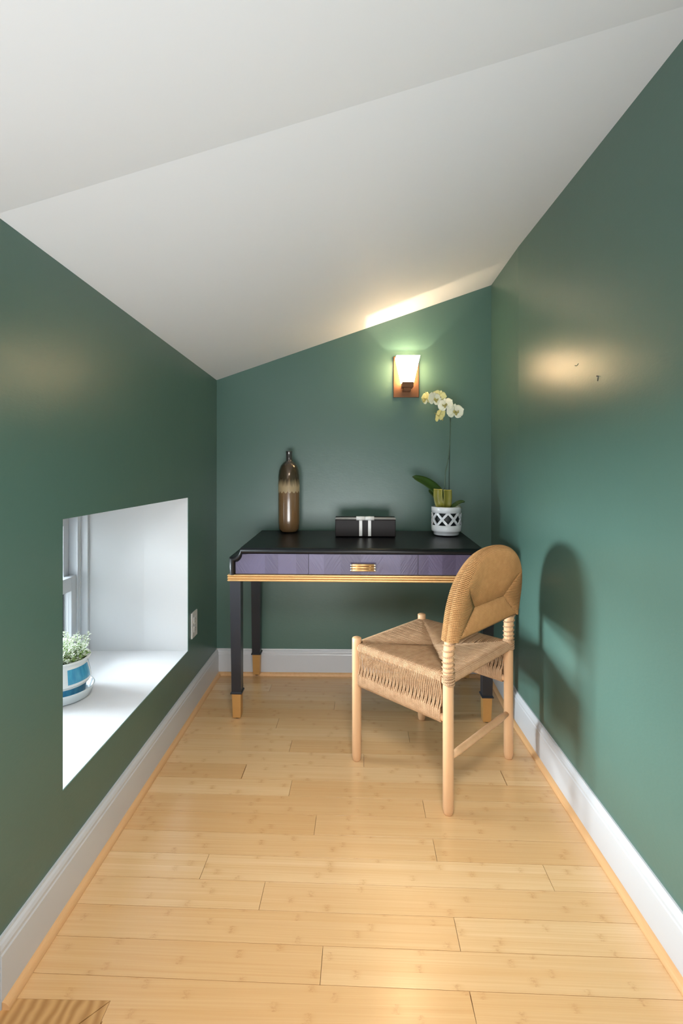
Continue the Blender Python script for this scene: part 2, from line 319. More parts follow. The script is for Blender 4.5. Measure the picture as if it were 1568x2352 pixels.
# ------------------------------------------------------------------ mesh builder
class MB:
    def __init__(s): s.v = []; s.f = []; s.uv = []; s.sm = []
    def add(s, vs, fs, uvs=None, smooth=False):
        b = len(s.v); s.v += [tuple(v) for v in vs]
        for i, f in enumerate(fs):
            s.f.append([b + k for k in f]); s.sm.append(smooth)
            s.uv.append(uvs[i] if uvs else [(0.0, 0.0)] * len(f))
    def box(s, a, b, bev=0.0):
        (x0, y0, z0), (x1, y1, z1) = a, b
        if bev <= 0:
            vs = [(x0, y0, z0), (x1, y0, z0), (x1, y1, z0), (x0, y1, z0), (x0, y0, z1), (x1, y0, z1), (x1, y1, z1), (x0, y1, z1)]
            s.add(vs, [(0, 3, 2, 1), (4, 5, 6, 7), (0, 1, 5, 4), (1, 2, 6, 5), (2, 3, 7, 6), (3, 0, 4, 7)]); return
        bm = bmesh.new(); bmesh.ops.create_cube(bm, size=1)
        for v in bm.verts: v.co = Vector(((x0 + x1) / 2 + v.co.x * (x1 - x0), (y0 + y1) / 2 + v.co.y * (y1 - y0), (z0 + z1) / 2 + v.co.z * (z1 - z0)))
        bmesh.ops.bevel(bm, geom=bm.edges[:], offset=bev, segments=2, profile=0.5, affect='EDGES')
        bm.verts.index_update()
        s.add([v.co[:] for v in bm.verts], [[v.index for v in f.verts] for f in bm.faces]); bm.free()
    def tube(s, pts, r, n=8, cap=True, closed=False, round_end=0):
        P = [Vector(p) for p in pts]; rs = list(r) if isinstance(r, (list, tuple)) else [r] * len(P)
        if round_end:                               # dome both ends
            k = 4
            def dome(p, d, rr):
                return [(p + d * (rr * round_end * math.sin(t * math.pi / 2 / k)), rr * math.cos(t * math.pi / 2 / k) + 1e-5) for t in range(1, k + 1)]
            d0 = (P[0] - P[1]).normalized(); d1 = (P[-1] - P[-2]).normalized()
            A = dome(P[0], d0, rs[0])[::-1]; B = dome(P[-1], d1, rs[-1])
            rs = [a[1] for a in A] + rs + [b[1] for b in B]; P = [a[0] for a in A] + P + [b[0] for b in B]
        m = len(P); up = None; vs = []; L = 0; ls = []
        for i in range(m):
            a = P[i - 1] if (i > 0 or closed) else P[i]; c = P[(i + 1) % m] if (i < m - 1 or closed) else P[i]
            t = (c - a).normalized() if (c - a).length > 1e-9 else Vector((0, 0, 1))
            if up is None:
                up = t.orthogonal().normalized()
            up = (up - t * up.dot(t))
            up = up.normalized() if up.length > 1e-6 else t.orthogonal().normalized()
            w = t.cross(up)
            if i: L += (P[i] - P[i - 1]).length
            ls.append(L)
            for k in range(n):
                q = 2 * math.pi * k / n
                vs.append(P[i] + (up * math.cos(q) + w * math.sin(q)) * rs[i])
        fs = []; uv = []
        for i in range(m if closed else m - 1):
            j = (i + 1) % m
            for k in range(n):
                k2 = (k + 1) % n
                fs.append((i * n + k, i * n + k2, j * n + k2, j * n + k))
                uv.append([(ls[i], k / n), (ls[i], (k + 1) / n), (ls[j], (k + 1) / n), (ls[j], k / n)])
        if cap and not closed:
            fs.append(tuple(range(n))[::-1]); uv.append([(0, 0)] * n)
            fs.append(tuple((m - 1) * n + k for k in range(n))); uv.append([(0, 0)] * n)
        s.add(vs, fs, uv, True)
    def lathe(s, prof, n=48, c=(0, 0, 0)):
        vs = []; fs = []
        for r, z in prof:
            for k in range(n):
                a = 2 * math.pi * k / n
                vs.append((c[0] + r * math.cos(a), c[1] + r * math.sin(a), c[2] + z))
        for i in range(len(prof) - 1):
            for k in range(n):
                k2 = (k + 1) % n
                fs.append((i * n + k, i * n + k2, (i + 1) * n + k2, (i + 1) * n + k))
        s.add(vs, fs, None, True)
    def prism(s, poly, ax, a, b):
        """poly in the two other axes (cyclic order), extruded along axis ax from a to b"""
        def P(p, t):
            return [(t, p[0], p[1]), (p[1], t, p[0]), (p[0], p[1], t)][ax]
        if ax == 1: P = lambda p, t: (p[0], t, p[1])
        n = len(poly)
        vs = [P(p, a) for p in poly] + [P(p, b) for p in poly]
        fs = [tuple(range(n))[::-1], tuple(range(n, 2 * n))]
        fs += [(i, (i + 1) % n, n + (i + 1) % n, n + i) for i in range(n)]
        s.add(vs, fs)
    def sweep(s, path, prof, closed=False):
        """prof (u out, v up) swept along a list of (point, outdir, updir)"""
        n = len(prof); vs = []
        for p, o, u in path:
            p, o, u = Vector(p), Vector(o), Vector(u)
            for a, b in prof: vs.append(p + o * a + u * b)
        m = len(path); fs = []
        for i in range(m if closed else m - 1):
            j = (i + 1) % m
            for k in range(n - 1):
                fs.append((i * n + k, i * n + k + 1, j * n + k + 1, j * n + k))
        s.add(vs, fs)
    def grid(s, fn, nu, nv, smooth=True):
        vs = [fn(i / nu, j / nv) for i in range(nu + 1) for j in range(nv + 1)]
        fs = [(i * (nv + 1) + j, (i + 1) * (nv + 1) + j, (i + 1) * (nv + 1) + j + 1, i * (nv + 1) + j + 1) for i in range(nu) for j in range(nv)]
        s.add(vs, fs, None, smooth)
    def mesh(s, name, m, fixn=True):
        me = bpy.data.meshes.new(name)
        me.from_pydata([tuple(v) for v in s.v], [], s.f)
        me.polygons.foreach_set('use_smooth', s.sm)
        if any(any(c != (0.0, 0.0) for c in u) for u in s.uv):
            ul = me.uv_layers.new(name='UVMap')
            flat = [c for u in s.uv for p in u for c in p]
            ul.data.foreach_set('uv', flat)
        for x in (m if isinstance(m, (list, tuple)) else [m]): me.materials.append(x)
        if fixn:
            bm = bmesh.new(); bm.from_mesh(me); bmesh.ops.recalc_face_normals(bm, faces=bm.faces[:]); bm.to_mesh(me); bm.free()
        me.update()
        return me
    def build(s, name, m, parent=None, loc=None, rot=None, fixn=True):
        o = bpy.data.objects.new(name, s.mesh(name, m, fixn)); COL.objects.link(o)
        if parent: o.parent = parent
        if loc: o.location = loc
        if rot: o.rotation_euler = rot
        return o
def solid(o, t, off=0.0):
    md = o.modifiers.new('thickness', 'SOLIDIFY'); md.thickness = t; md.offset = off; return o
def empty(name, loc=(0, 0, 0), rot=(0, 0, 0)):
    o = bpy.data.objects.new(name, None); COL.objects.link(o); o.location = loc; o.rotation_euler = rot; o.empty_display_size = 0.05; return o
def tag(o, label, cat, group=None):
    o['label'] = label; o['category'] = cat
    if group: o['group'] = group
    return o
def struct(o, label=None):
    o['kind'] = 'structure'
    if label: o['label'] = label
    return o

# ================================================================== ROOM
XL, XR, YB, YC = -0.75, 0.748, 2.66, 0.995       # left wall, right wall, back wall, alcove mouth
WY0, WY1, WZ0, WZ1 = 1.232, 2.193, 0.303, 1.010  # opening in the knee wall
YREAR = -2.7
XFAR = -2.6                                      # far left of the room behind the camera

def zceil(x, y):                                 # alcove ceiling, slightly out of true as in the photograph
    t = (y - YC) / (YB - YC)
    zl = 1.677 + (1.638 - 1.677) * t; zr = 2.108 + (2.148 - 2.108) * t
    return zl + (zr - zl) * (x - XL) / (XR - XL)

# floor ------------------------------------------------------------
fl = MB(); fl.box((XFAR, YREAR, -0.05), (1.0, YB + 0.1, -0.013))
floor = struct(fl.build('floor', M['subfloor']), 'bamboo plank floor running across the alcove')
PW = 0.0866; PANG = R(-1.1)
ca, sa = math.cos(PANG), math.sin(PANG)
def plank(x0, x1, row, tone=None):
    """row 0 spans Y 1.0-1.053 at X 0.26; rows count away from the camera"""
    yc = 1.0515 + (row - 0.5) * PW - 0.0 + 0.019 * 0.0
    b = MB(); g = 0.0006 if tone is None else 0.0013
    hl = (x1 - x0) / 2 - g; hw = PW / 2 - 0.0006; bv = 0.00005
    b.v = []; t = 0.0; z1 = -0.013
    vs = [(-hl, -hw, z1), (hl, -hw, z1), (hl, hw, z1), (-hl, hw, z1), (-hl, -hw, t - bv), (hl, -hw, t - bv), (hl, hw, t - bv), (-hl, hw, t - bv),
          (-hl + bv, -hw + bv, t), (hl - bv, -hw + bv, t), (hl - bv, hw - bv, t), (-hl + bv, hw - bv, t)]
    fs = [(0, 1, 5, 4), (1, 2, 6, 5), (2, 3, 7, 6), (3, 0, 4, 7), (4, 5, 9, 8), (5, 6, 10, 9), (6, 7, 11, 10), (7, 4, 8, 11), (8, 9, 10, 11)]
    b.add(vs, fs)
    xm = (x0 + x1) / 2
    # rotate about (0.26, yc): floor boards run slightly off square to the room
    px = 0.26 + (xm - 0.26) * ca; py = yc + (xm - 0.26) * sa
    o = b.build('plank', M['bamboo'], floor, (px, py, 0.0), (0, 0, PANG))
    return o
JOINTS = {0: [0.258], 1: [-0.068], 2: [0.26], 3: [-0.238], 4: [-0.421, 0.551], 5: [0.251], 6: [-0.115], 7: [0.245], 8: [-0.217],
          9: [-0.404, 0.5635], 10: [0.05], 11: [-0.249], 12: [0.246], 13: [-0.33], 14: [0.4], 15: [-0.08], 16: [0.3], 17: [-0.42], 18: [0.12]}
XA, XB = XL - 0.02, XR + 0.045
for row in range(-6, 20):
    js = JOINTS.get(row, [rnd.uniform(-0.5, 0.5)])
    y = 1.0515 + (row - 0.5) * PW
    xs = [XA] + js + [XB]
    for a, c in zip(xs[:-1], xs[1:]):
        if row == 0 and a == XA:                  # this board is notched round the oak border
            yt = 1.0515 - 0.0006; sl = math.tan(PANG)
            pl = lambda x, y0: (x + 0.13 , y0 - 1.03)
            poly = [(XA, 1.0175), (-0.5155, 1.0175), (-0.5155, yt - PW + (-0.5155 - 0.26) * sl), (c - 0.0007, yt - PW + 0.001 + (c - 0.26) * sl), (c - 0.0007, yt + (c - 0.26) * sl), (XA, yt + (XA - 0.26) * sl)]
            nb_ = MB(); nb_.prism([(x + 0.13, y_ - 1.03) for x, y_ in poly], 2, -0.013, 0.0); nb_.build('plank', M['bamboo'], floor, (-0.13, 1.03, 0.0))
            continue
        if row < 0 and a == XA: a = -0.514
        if c - a > 0.03: plank(a, c, row, tone=1 if row == 9 else None)
# far boards behind the camera: one joined part
pb = MB(); y = 1.0515 - 7 * PW
pb_rows = 0
while y - PW > YREAR:
    x = -0.514
    while x < XB:
        x2 = min(XB, x + rnd.uniform(0.7, 1.2)); pb.box((x + 0.0006, y - PW + 0.0006, -0.013), (x2 - 0.0006, y - 0.0006, 0)); x = x2
    y -= PW
o = pb.build('planking', M['bamboo'], floor, (0, 0.0, 0), (0, 0, PANG * 0)); o['kind'] = 'stuff'

# oak border set into the floor at the alcove corner -----------------
def oak_board(poly):
    b = MB(); b.prism(poly, 2, -0.012, 0.0008); return b.build('border_board', M['oak'], oakf)
oakf = struct(empty('trim_1'), 'oak border boards with a mitred corner let into the bamboo floor')
OX, OY, BW = -0.5165, 1.0165, 0.115
oak_board([(XFAR, OY), (OX, OY + 0.0), (OX - BW, OY - BW), (XFAR, OY - BW)])
ob = oak_board([(OX + 0.0005, OY - 0.002), (OX + 0.0005, -0.4), (OX - BW + 0.002, -0.4), (OX - BW + 0.002, OY - BW - 0.002)])
b = MB(); b.prism([(XFAR, OY - BW - 0.002), (OX - BW, OY - BW - 0.002), (OX - BW, YREAR), (XFAR, YREAR)], 2, -0.012, -0.001)
b.build('landing_board', M['oak'], oakf)

# walls --------------------------------------------------------------
w = MB(); T = 0.003
w.box((XL - T, YC, -0.05), (XL, WY0, 1.72)); w.box((XL - T, WY1, -0.05), (XL, YB + 0.05, 1.72))
w.box((XL - T, WY0, -0.05), (XL, WY1, WZ0)); w.box((XL - T, WY0, WZ1), (XL, WY1, 1.72))
struct(w.build('wall_left', M['green']))
w = MB(); w.box((XL - 0.2, YB, -0.05), (XR + 0.25, YB + 0.12, 2.35)); struct(w.build('wall_back', M['green']))
w = MB()                                           # right wall: bows out slightly over its last half metre
w.prism([(XR, YREAR), (XR + 0.15, YREAR), (XR + 0.175, YB + 0.05), (XR + 0.0275, YB + 0.05), (XR + 0.025, YB), (XR, 2.16)], 2, -0.05, 3.3)
wr = struct(w.build('wall_right', M['green']))
b = MB(); b.tube([(XR + 0.004, 1.465, 1.4215), (XR - 0.006, 1.465, 1.4225)], 0.0016, 8); b.tube([(XR - 0.0005, 1.4655, 1.419), (XR - 0.0005, 1.468, 1.408)], 0.0012, 6)
b.build('nail', M['slot'], wr)
b = MB(); b.tube([(XR - 0.0002, 1.615, 1.4865), (XR - 0.0004, 1.607, 1.484), (XR - 0.0004, 1.600, 1.4845), (XR - 0.0002, 1.592, 1.488)], 0.0014, 6)
b.build('plaster_nick', M['green'], wr)
# room behind the camera
w = MB(); w.box((XFAR, YC - 0.12, -0.05), (XL - T, YC, 2.2)); struct(w.build('wall_front', M['roomwall']))
w = MB(); w.box((XFAR - 0.1, YREAR, -0.05), (XFAR, YC, 3.2)); struct(w.build('wall_far_left', M['roomwall']))
w = MB()
w.box((XFAR, YREAR - 0.1, -0.05), (XR + 0.15, YREAR, 3.6))
struct(w.build('wall_rear', M['roomwall']))

# ceiling: alcove slope and the slope of the room in front of it ------
c = MB()
def cz(x, y):
    if y <= YC: return zceil(x, YC) - 0.13 * (YC - y)
    return zceil(x, y)
NX, NY = 8, 10
c.grid(lambda u, v: (XL - 0.02 + (XR + 0.06 - XL) * u, YC + (YB + 0.03 - YC) * v, cz(XL - 0.02 + (XR + 0.06 - XL) * u, YC + (YB + 0.03 - YC) * v)), NX, NY, False)
c.grid(lambda u, v: (XFAR - 0.05 + (XR + 0.1 - XFAR) * u, YREAR - 0.05 + (YC - YREAR + 0.05) * v, cz(XFAR - 0.05 + (XR + 0.1 - XFAR) * u, YREAR - 0.05 + (YC - YREAR + 0.05) * v)), 6, 6, False)
ceil_o = c.build('ceiling', M['white'], fixn=False)
solid(ceil_o, 0.1, 1.0)
struct(ceil_o, 'white sloped ceiling rising to the right')

# knee-wall window recess ---------------------------------------------
win = struct(empty('window_1'), 'double-hung window deep in a white knee-wall recess')
XI = XL - T
b = MB(); b.box((-1.34, WY0 - 0.2, WZ0 - 0.12), (XI, WY1 + 0.2, WZ0)); b.build('sill', M['sill_lit'], win)
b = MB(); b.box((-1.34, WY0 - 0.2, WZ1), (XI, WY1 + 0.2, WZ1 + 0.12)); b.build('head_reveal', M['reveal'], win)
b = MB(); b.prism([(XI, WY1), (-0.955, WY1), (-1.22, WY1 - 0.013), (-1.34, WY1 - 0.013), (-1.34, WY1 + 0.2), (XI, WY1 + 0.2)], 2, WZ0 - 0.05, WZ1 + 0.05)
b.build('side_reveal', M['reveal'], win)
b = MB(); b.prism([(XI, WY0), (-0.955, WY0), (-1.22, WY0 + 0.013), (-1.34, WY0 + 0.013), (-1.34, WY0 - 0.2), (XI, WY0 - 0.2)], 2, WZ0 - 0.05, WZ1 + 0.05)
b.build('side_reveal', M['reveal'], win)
Y0, Y1 = WY0 + 0.013, WY1 - 0.013
b = MB()                                            # casing, stops and channel, stepped
for (ya, s_) in ((Y1, -1), (Y0, 1)):
    for (xa, xb, wd) in ((-1.235, -1.205, 0.012), (-1.30, -1.235, 0.022), (-1.245, -1.238, 0.034), (-1.34, -1.30, 0.03)):
        b.box((xa, min(ya, ya + s_ * wd), WZ0), (xb, max(ya, ya + s_ * wd), WZ1), 0.001)
b.box((-1.34, Y0, WZ1 - 0.03), (-1.205, Y1, WZ1)); b.box((-1.34, Y0, WZ0), (-1.24, Y1, WZ0 + 0.018))
b.build('frame', M['trim'], win)
def sash(x, z0, z1, top, bot, stile):
    b = MB(); ya, yb = Y0 + 0.024, Y1 - 0.024
    b.box((x - 0.017, ya, z0), (x + 0.017, ya + stile, z1), 0.002); b.box((x - 0.017, yb - stile, z0), (x + 0.017, yb, z1), 0.002)
    b.box((x - 0.0165, ya + stile, z1 - top), (x + 0.0165, yb - stile, z1 - 0.0005)); b.box((x - 0.0165, ya + stile, z0 + 0.0005), (x + 0.0165, yb - stile, z0 + bot))
    b.box((x - 0.022, ya + stile, z0 + bot), (x - 0.006, ya + stile + 0.008, z1 - top)); b.box((x - 0.022, yb - stile - 0.008, z0 + bot), (x - 0.006, yb - stile, z1 - top))
    o = b.build('sash', M['trim'], win)
    g = MB(); g.box((x - 0.004, ya + stile - 0.004, z0 + bot - 0.004), (x, yb - stile + 0.004, z1 - top + 0.004)); g.build('glass_pane', M['glass'], o)
sash(-1.262, WZ0 + 0.018, 0.660, 0.062, 0.07, 0.046)
sash(-1.302, 0.600, 0.975, 0.09, 0.05, 0.040)

# baseboards with quarter-round shoe ------------------------------------
def run(name, pts, outs, ends=True):
    """profile swept along pts; outs = direction into the room at each point"""
    H = 0.142
    prof = [(0, 0), (0.015, 0), (0.015, H - 0.030), (0.013, H - 0.026), (0.013, H - 0.018), (0.010, H - 0.010), (0.006, H - 0.005), (0.005, H), (0, H), (0, 0)]
    b = MB(); b.sweep([(p, o, (0, 0, 1)) for p, o in zip(pts, outs)], prof)
    for i in (0, -1):
        p, o_ = Vector(pts[i]), Vector(outs[i]); b.add([p + o_ * a + Vector((0, 0, c)) for a, c in prof[:-1]], [tuple(range(len(prof) - 1))])
    base = struct(b.build(name, M['trim']))
    s = MB(); sp = [(0.0145, 0)] + [(0.0145 + 0.0165 * math.cos(a), 0.0005 + 0.0165 * math.sin(a)) for a in [i * math.pi / 12 for i in range(7)]] + [(0.0145, 0)]
    s.sweep([(p, o, (0, 0, 1)) for p, o in zip(pts, outs)], sp)
    for i in (0, -1):
        p, o_ = Vector(pts[i]), Vector(outs[i]); s.add([p + o_ * a + Vector((0, 0, c)) for a, c in sp[:-1]], [tuple(range(len(sp) - 1))])
    sh = s.build('shoe_moulding', M['shoe'], base); sh['label'] = 'bamboo coloured quarter-round shoe moulding'
    return base
run('baseboard_left', [(XL, YC - 0.001, 0), (XL, YB, 0)], [(1, -0.0, 0), (1, -1, 0)])
run('baseboard_back', [(XL, YB, 0), (XR + 0.025, YB, 0)], [(1, -1, 0), (-1, -1, 0)])
run('baseboard_right', [(XR + 0.025, YB, 0), (XR, 2.16, 0), (XR, YREAR, 0)], [(-1, -1, 0), (-1, 0, 0), (-1, 0, 0)])
run('baseboard_front', [(XL, YC - 0.12, 0), (XFAR, YC - 0.12, 0)], [(0, -1, 0), (0, -1, 0)])
# outside corner return of the left baseboard
b = MB(); b.box((XL - 0.003, YC - 0.125, 0), (XL + 0.013, YC - 0.001, 0.14), 0.001); struct(b.build('trim_2', M['trim']))
w = MB(); w.box((XL - T, YC - 0.12, 0), (XL - 0.0001, YC, 1.9)); struct(w.build('wall_corner', M['green']))

# ================================================================== DESK
def make_desk():
    # local frame: x across, y back from the front face, z up; rear legs stand on the shoe moulding
    XW = 0.592                                       # half width
    ang = R(-0.75); tilt = R(1.95)
    root = empty('writing_desk', (0.044, 2.157, 0.0), (tilt, 0, ang))
    tag(root, 'black writing desk with violet drawer fronts and gold-tipped legs against the back wall', 'desk')
    zb, zd, zt = 0.668, 0.763, 0.788
    D = 0.478
    # outline of the case seen from the front, concave top corners
    def outline(h, inset, zbot, ztop, n=8):
        rr = 0.044 + 0.0
        pts = [(-h + inset, zbot), (-h + inset, ztop - rr + inset * 0.3)]
        for i in range(1, n + 1):
            a = i / n * math.pi / 2                # concave quarter centred on the outer corner
            pts.append((-h + inset * (1 - math.sin(a)) + rr * math.sin(a) + 0.008 * math.sin(a) + inset * math.sin(a) * 0.25, ztop - rr * math.cos(a) + (inset * 0.3) * math.cos(a)))
        return pts + [(-x, z) for x, z in reversed(pts)]
    body = MB(); ol = outline(XW, 0.012, zb, zt - 0.004); body.prism(ol, 1, 0.012, D + 0.004)
    body.build('desk_case', M['lacquer'], root)
    # half-round moulding that frames the front, and one round the back edge
    def bead(y, r, sx):
        m = MB(); ol = outline(XW, 0.0, zb, zt)
        ins = outline(XW, 0.028, zb, zt - 0.026)
        prof = []
        N = 8
        n = len(ol); vs = []
        for i in range(n):
            o_, i_ = Vector((ol[i][0], 0, ol[i][1])), Vector((ins[i][0], 0, ins[i][1]))
            for k in range(N + 1):
                a = math.pi * k / N
                p = o_.lerp(i_, (1 - math.cos(a)) / 2)
                vs.append((p.x, y - r * math.sin(a), p.z))
        fs = [(i * (N + 1) + k, i * (N + 1) + k + 1, (i + 1) * (N + 1) + k + 1, (i + 1) * (N + 1) + k) for i in range(n - 1) for k in range(N)]
        m.add(vs, fs, None, True); return m
    bm_ = bead(0.012, 0.022, 1)
    # top skin joining front bead to the back
    ol = outline(XW, 0.0, zb, zt); n = len(ol)
    vs = [(x, 0.012, z) for x, z in ol] + [(x, D + 0.012, z) for x, z in ol]
    bm_.add(vs, [(i, i + 1, n + i + 1, n + i) for i in range(n - 1)], None, False)
    bm_.add([(x, D + 0.012, z) for x, z in ol], [tuple(range(n))])
    o = bm_.build('case_moulding', M['lacquer'], root); o['label'] = 'rounded black top and corner moulding'
    # drawers with chevron veneer segments
    def drawer(x0, x1, notch, cuts, name='drawer'):
        me_b = MB(); tones = []
        def face(poly, ang_, tone):
            c_, s_ = math.cos(ang_), math.sin(ang_)
            uv = [[(x * c_ + z * s_ + 3.1 * tone, -x * s_ + z * c_) for x, z in poly]]
            me_b.add([(x, 0.003, z) for x, z in poly], [tuple(range(len(poly)))], uv); tones.append(tone)
        z0, z1 = zb + 0.003, zd - 0.002
        xs = [x0] + cuts + [x1]
        for i, (a, b_) in enumerate(zip(xs[:-1], xs[1:])):
            poly = [(a, z0), (b_, z0), (b_, z1), (a, z1)]
            if notch and i == 0:
                poly = [(a, z0), (b_, z0), (b_, z1)] + [(x, z - 0.002) for x, z in reversed(CORN)]
            if notch == 2 and i == len(xs) - 2: pass
            face(poly, R(-32 if i % 2 else 32), [0.75, 0.35, 0.9, 0.5, 0.2, 0.65][(i + int(abs(x0) * 10)) % 6])
        if notch == 2:
            me_b.v = [(-v[0], v[1], v[2]) for v in me_b.v]; me_b.f = [f[::-1] for f in me_b.f]; me_b.uv = [u[::-1] for u in me_b.uv]
        o_ = me_b.build(name, M['veneer'], root, fixn=False)
        ca_ = o_.data.color_attributes.new('tone', 'FLOAT_COLOR', 'CORNER')
        li = 0
        for p, t in zip(o_.data.polygons, tones):
            for k in p.loop_indices: ca_.data[k].color = (t, t, t, 1)
        solid(o_, 0.016, -1.0)
        return o_
    ins = outline(XW, 0.029, zb, zt - 0.027)
    CORN = ins[1:10]
    d1 = drawer(ins[0][0], -0.2345, 1, [-0.50, -0.43, -0.37, -0.29])
    d3 = drawer(ins[0][0], -0.2545, 2, [-0.50, -0.42, -0.36, -0.30])
    d2 = drawer(-0.2325, 0.2525, 0, [-0.165, -0.09, 0.0, 0.10, 0.175])
    for o_ in (d1, d2, d3): o_['label'] = 'violet drawer front of chevron-grained veneer'
    hd = MB(); tips = []
    for k in range(3):
        z = 0.7065 + (k - 1) * 0.0115
        hd.tube([(-0.039, -0.016, z), (0.059, -0.016, z)], 0.0052, 12)
        for x in (-0.0425, 0.0625): ft = MB(); tips.append(ft); ft.tube([(x - 0.0035, -0.016, z), (x + 0.0035, -0.016, z)], 0.0054, 12)
    for x in (-0.02, 0.04): hd.box((x - 0.004, -0.016, 0.70), (x + 0.004, 0.004, 0.713))
    h_ = hd.build('handle', M['brass'], d2); h_['label'] = 'handle of three stacked gold rods'
    for ft in tips: ft.build('handle_tip', M['silver'], d2)
    # reeded gold band
    bd = MB()
    pr = []
    for k in range(3):
        z0 = 0.637 + k * 0.0105
        pr += [(0.0, z0), (0.004, z0 + 0.0015), (0.006, z0 + 0.005), (0.004, z0 + 0.009), (0.0, z0 + 0.0105)]
    pr = [(-0.02, 0.637)] + pr + [(-0.02, 0.6685)]
    W2 = XW + 0.001
    path = [((-W2, D, 0), (-1, 0.3, 0), (0, 0, 1)), ((-W2, 0, 0), (-1, -1, 0), (0, 0, 1)), ((W2, 0, 0), (1, -1, 0), (0, 0, 1)), ((W2, D, 0), (1, 0.3, 0), (0, 0, 1))]
    bd.sweep(path, pr)
    o = bd.build('reeded_band', M['brass'], root); o['label'] = 'reeded gold band under the drawers'
    bt = MB(); bt.box((-XW + 0.015, 0.015, 0.640), (XW - 0.015, D - 0.004, 0.668)); bt.build('bottom_panel', M['lacquer'], root)
    # legs
    def leg(sx, y0, sy, zlift=0.0):
        x0 = sx * (XW - 0.003)
        def ring(wd, z, dep): return [(x0, y0, z), (x0 - sx * wd, y0, z), (x0 - sx * wd, y0 + sy * dep, z), (x0, y0 + sy * dep, z)]
        def loft(b_, rings):
            vs = [p for r in rings for p in r]; fs = [tuple(range(4)), tuple(range(len(vs) - 4, len(vs)))]
            for i in range(len(rings) - 1):
                for k in range(4): fs.append((i * 4 + k, i * 4 + (k + 1) % 4, (i + 1) * 4 + (k + 1) % 4, (i + 1) * 4 + k))
            b_.add(vs, fs)
        def rc(half, z):                              # ring centred under the leg
            cx = x0 - sx * 0.0235; cy = y0 + sy * 0.0235
            return [(cx + sx * half, cy - sy * half, z), (cx - sx * half, cy - sy * half, z), (cx - sx * half, cy + sy * half, z), (cx + sx * half, cy + sy * half, z)]
        b_ = MB(); loft(b_, [rc(0.0215, 0.124), rc(0.0235, 0.45), rc(0.0245, 0.640)])
        o_ = b_.build('leg', M['leg'], root)
        b_ = MB(); loft(b_, [rc(0.0215, 0.117), rc(0.0262, 0.119), rc(0.0262, 0.124), rc(0.0222, 0.128)]); b_.build('collar', M['leg'], o_)
        b_ = MB(); loft(b_, [rc(0.0165, 0.006), rc(0.0178, 0.0065), rc(0.0205, 0.117)]); fo = b_.build('ferrule', M['ferrule'], o_); fo['label'] = 'tapered gold tip of the leg'
        b_ = MB(); b_.tube([(x0 - sx * 0.0235, y0 + sy * 0.0235, 0.0), (x0 - sx * 0.0235, y0 + sy * 0.0235, 0.007)], 0.011, 14); b_.build('glide', M['slot'], o_)
    for sx in (-1, 1):
        leg(sx, 0.004, 1); leg(sx, D - 0.002, -1)
    return root
desk = make_desk()
def desk_z(y): return 0.788 + math.tan(R(1.95)) * (y - 2.157)   # height of the desk top in the room

# ------------------------------------------------------------------ bottle vase
VX, VY = -0.334, 2.572
v = MB()
prof = [(0.0, 0.002), (0.034, 0.0), (0.046, 0.004), (0.054, 0.018), (0.0575, 0.05), (0.058, 0.12), (0.058, 0.20), (0.0585, 0.26), (0.057, 0.30), (0.053, 0.33),
        (0.044, 0.355), (0.030, 0.372), (0.0185, 0.380), (0.0165, 0.386), (0.0165, 0.425), (0.0180, 0.431), (0.0165, 0.434), (0.0125, 0.432), (0.0125, 0.38), (0.0, 0.375)]
v.lathe(prof, 56)
vo = v.build('bottle_vase', M['vase'], None, (VX, VY, desk_z(VY) + 0.002))
tag(vo, 'tall brown glazed bottle vase with a beige scalloped band on the desk', 'vase')

# ------------------------------------------------------------------ dark box with two T clasps
def make_box():
    BX, BY = 0.072, 2.415
    root = empty('storage_box', (BX, BY, desk_z(BY) + 0.004), (R(1.2), 0, R(-0.4)))
    tag(root, 'low dark leather box with two white T clasps, middle of the desk top', 'box')
    b = MB(); b.box((-0.152, 0.0, 0.0), (0.152, 0.075, 0.086), 0.003); b.build('body', M['box'], root)
    b = MB(); b.box((-0.152, 0.002, 0.0865), (0.152, 0.077, 0.094), 0.002); b.build('lid', M['box'], root)
    b = MB(); b.tube([(-0.150, -0.006, 0.0925), (0.150, -0.006, 0.0925)], 0.0058, 14, round_end=0.3); r_ = b.build('rod', M['acrylic'], root); r_['label'] = 'clear grey rod along the top edge'
    for x in (-0.0235, 0.021):
        b = MB(); b.box((x - 0.0078, -0.004, 0.003), (x + 0.0078, 0.0005, 0.088), 0.001)
        b.tube([(x - 0.0225, -0.008, 0.0935), (x + 0.0225, -0.008, 0.0935)], 0.0105, 18)
        b.build('clasp', M['bone'], root)
make_box()

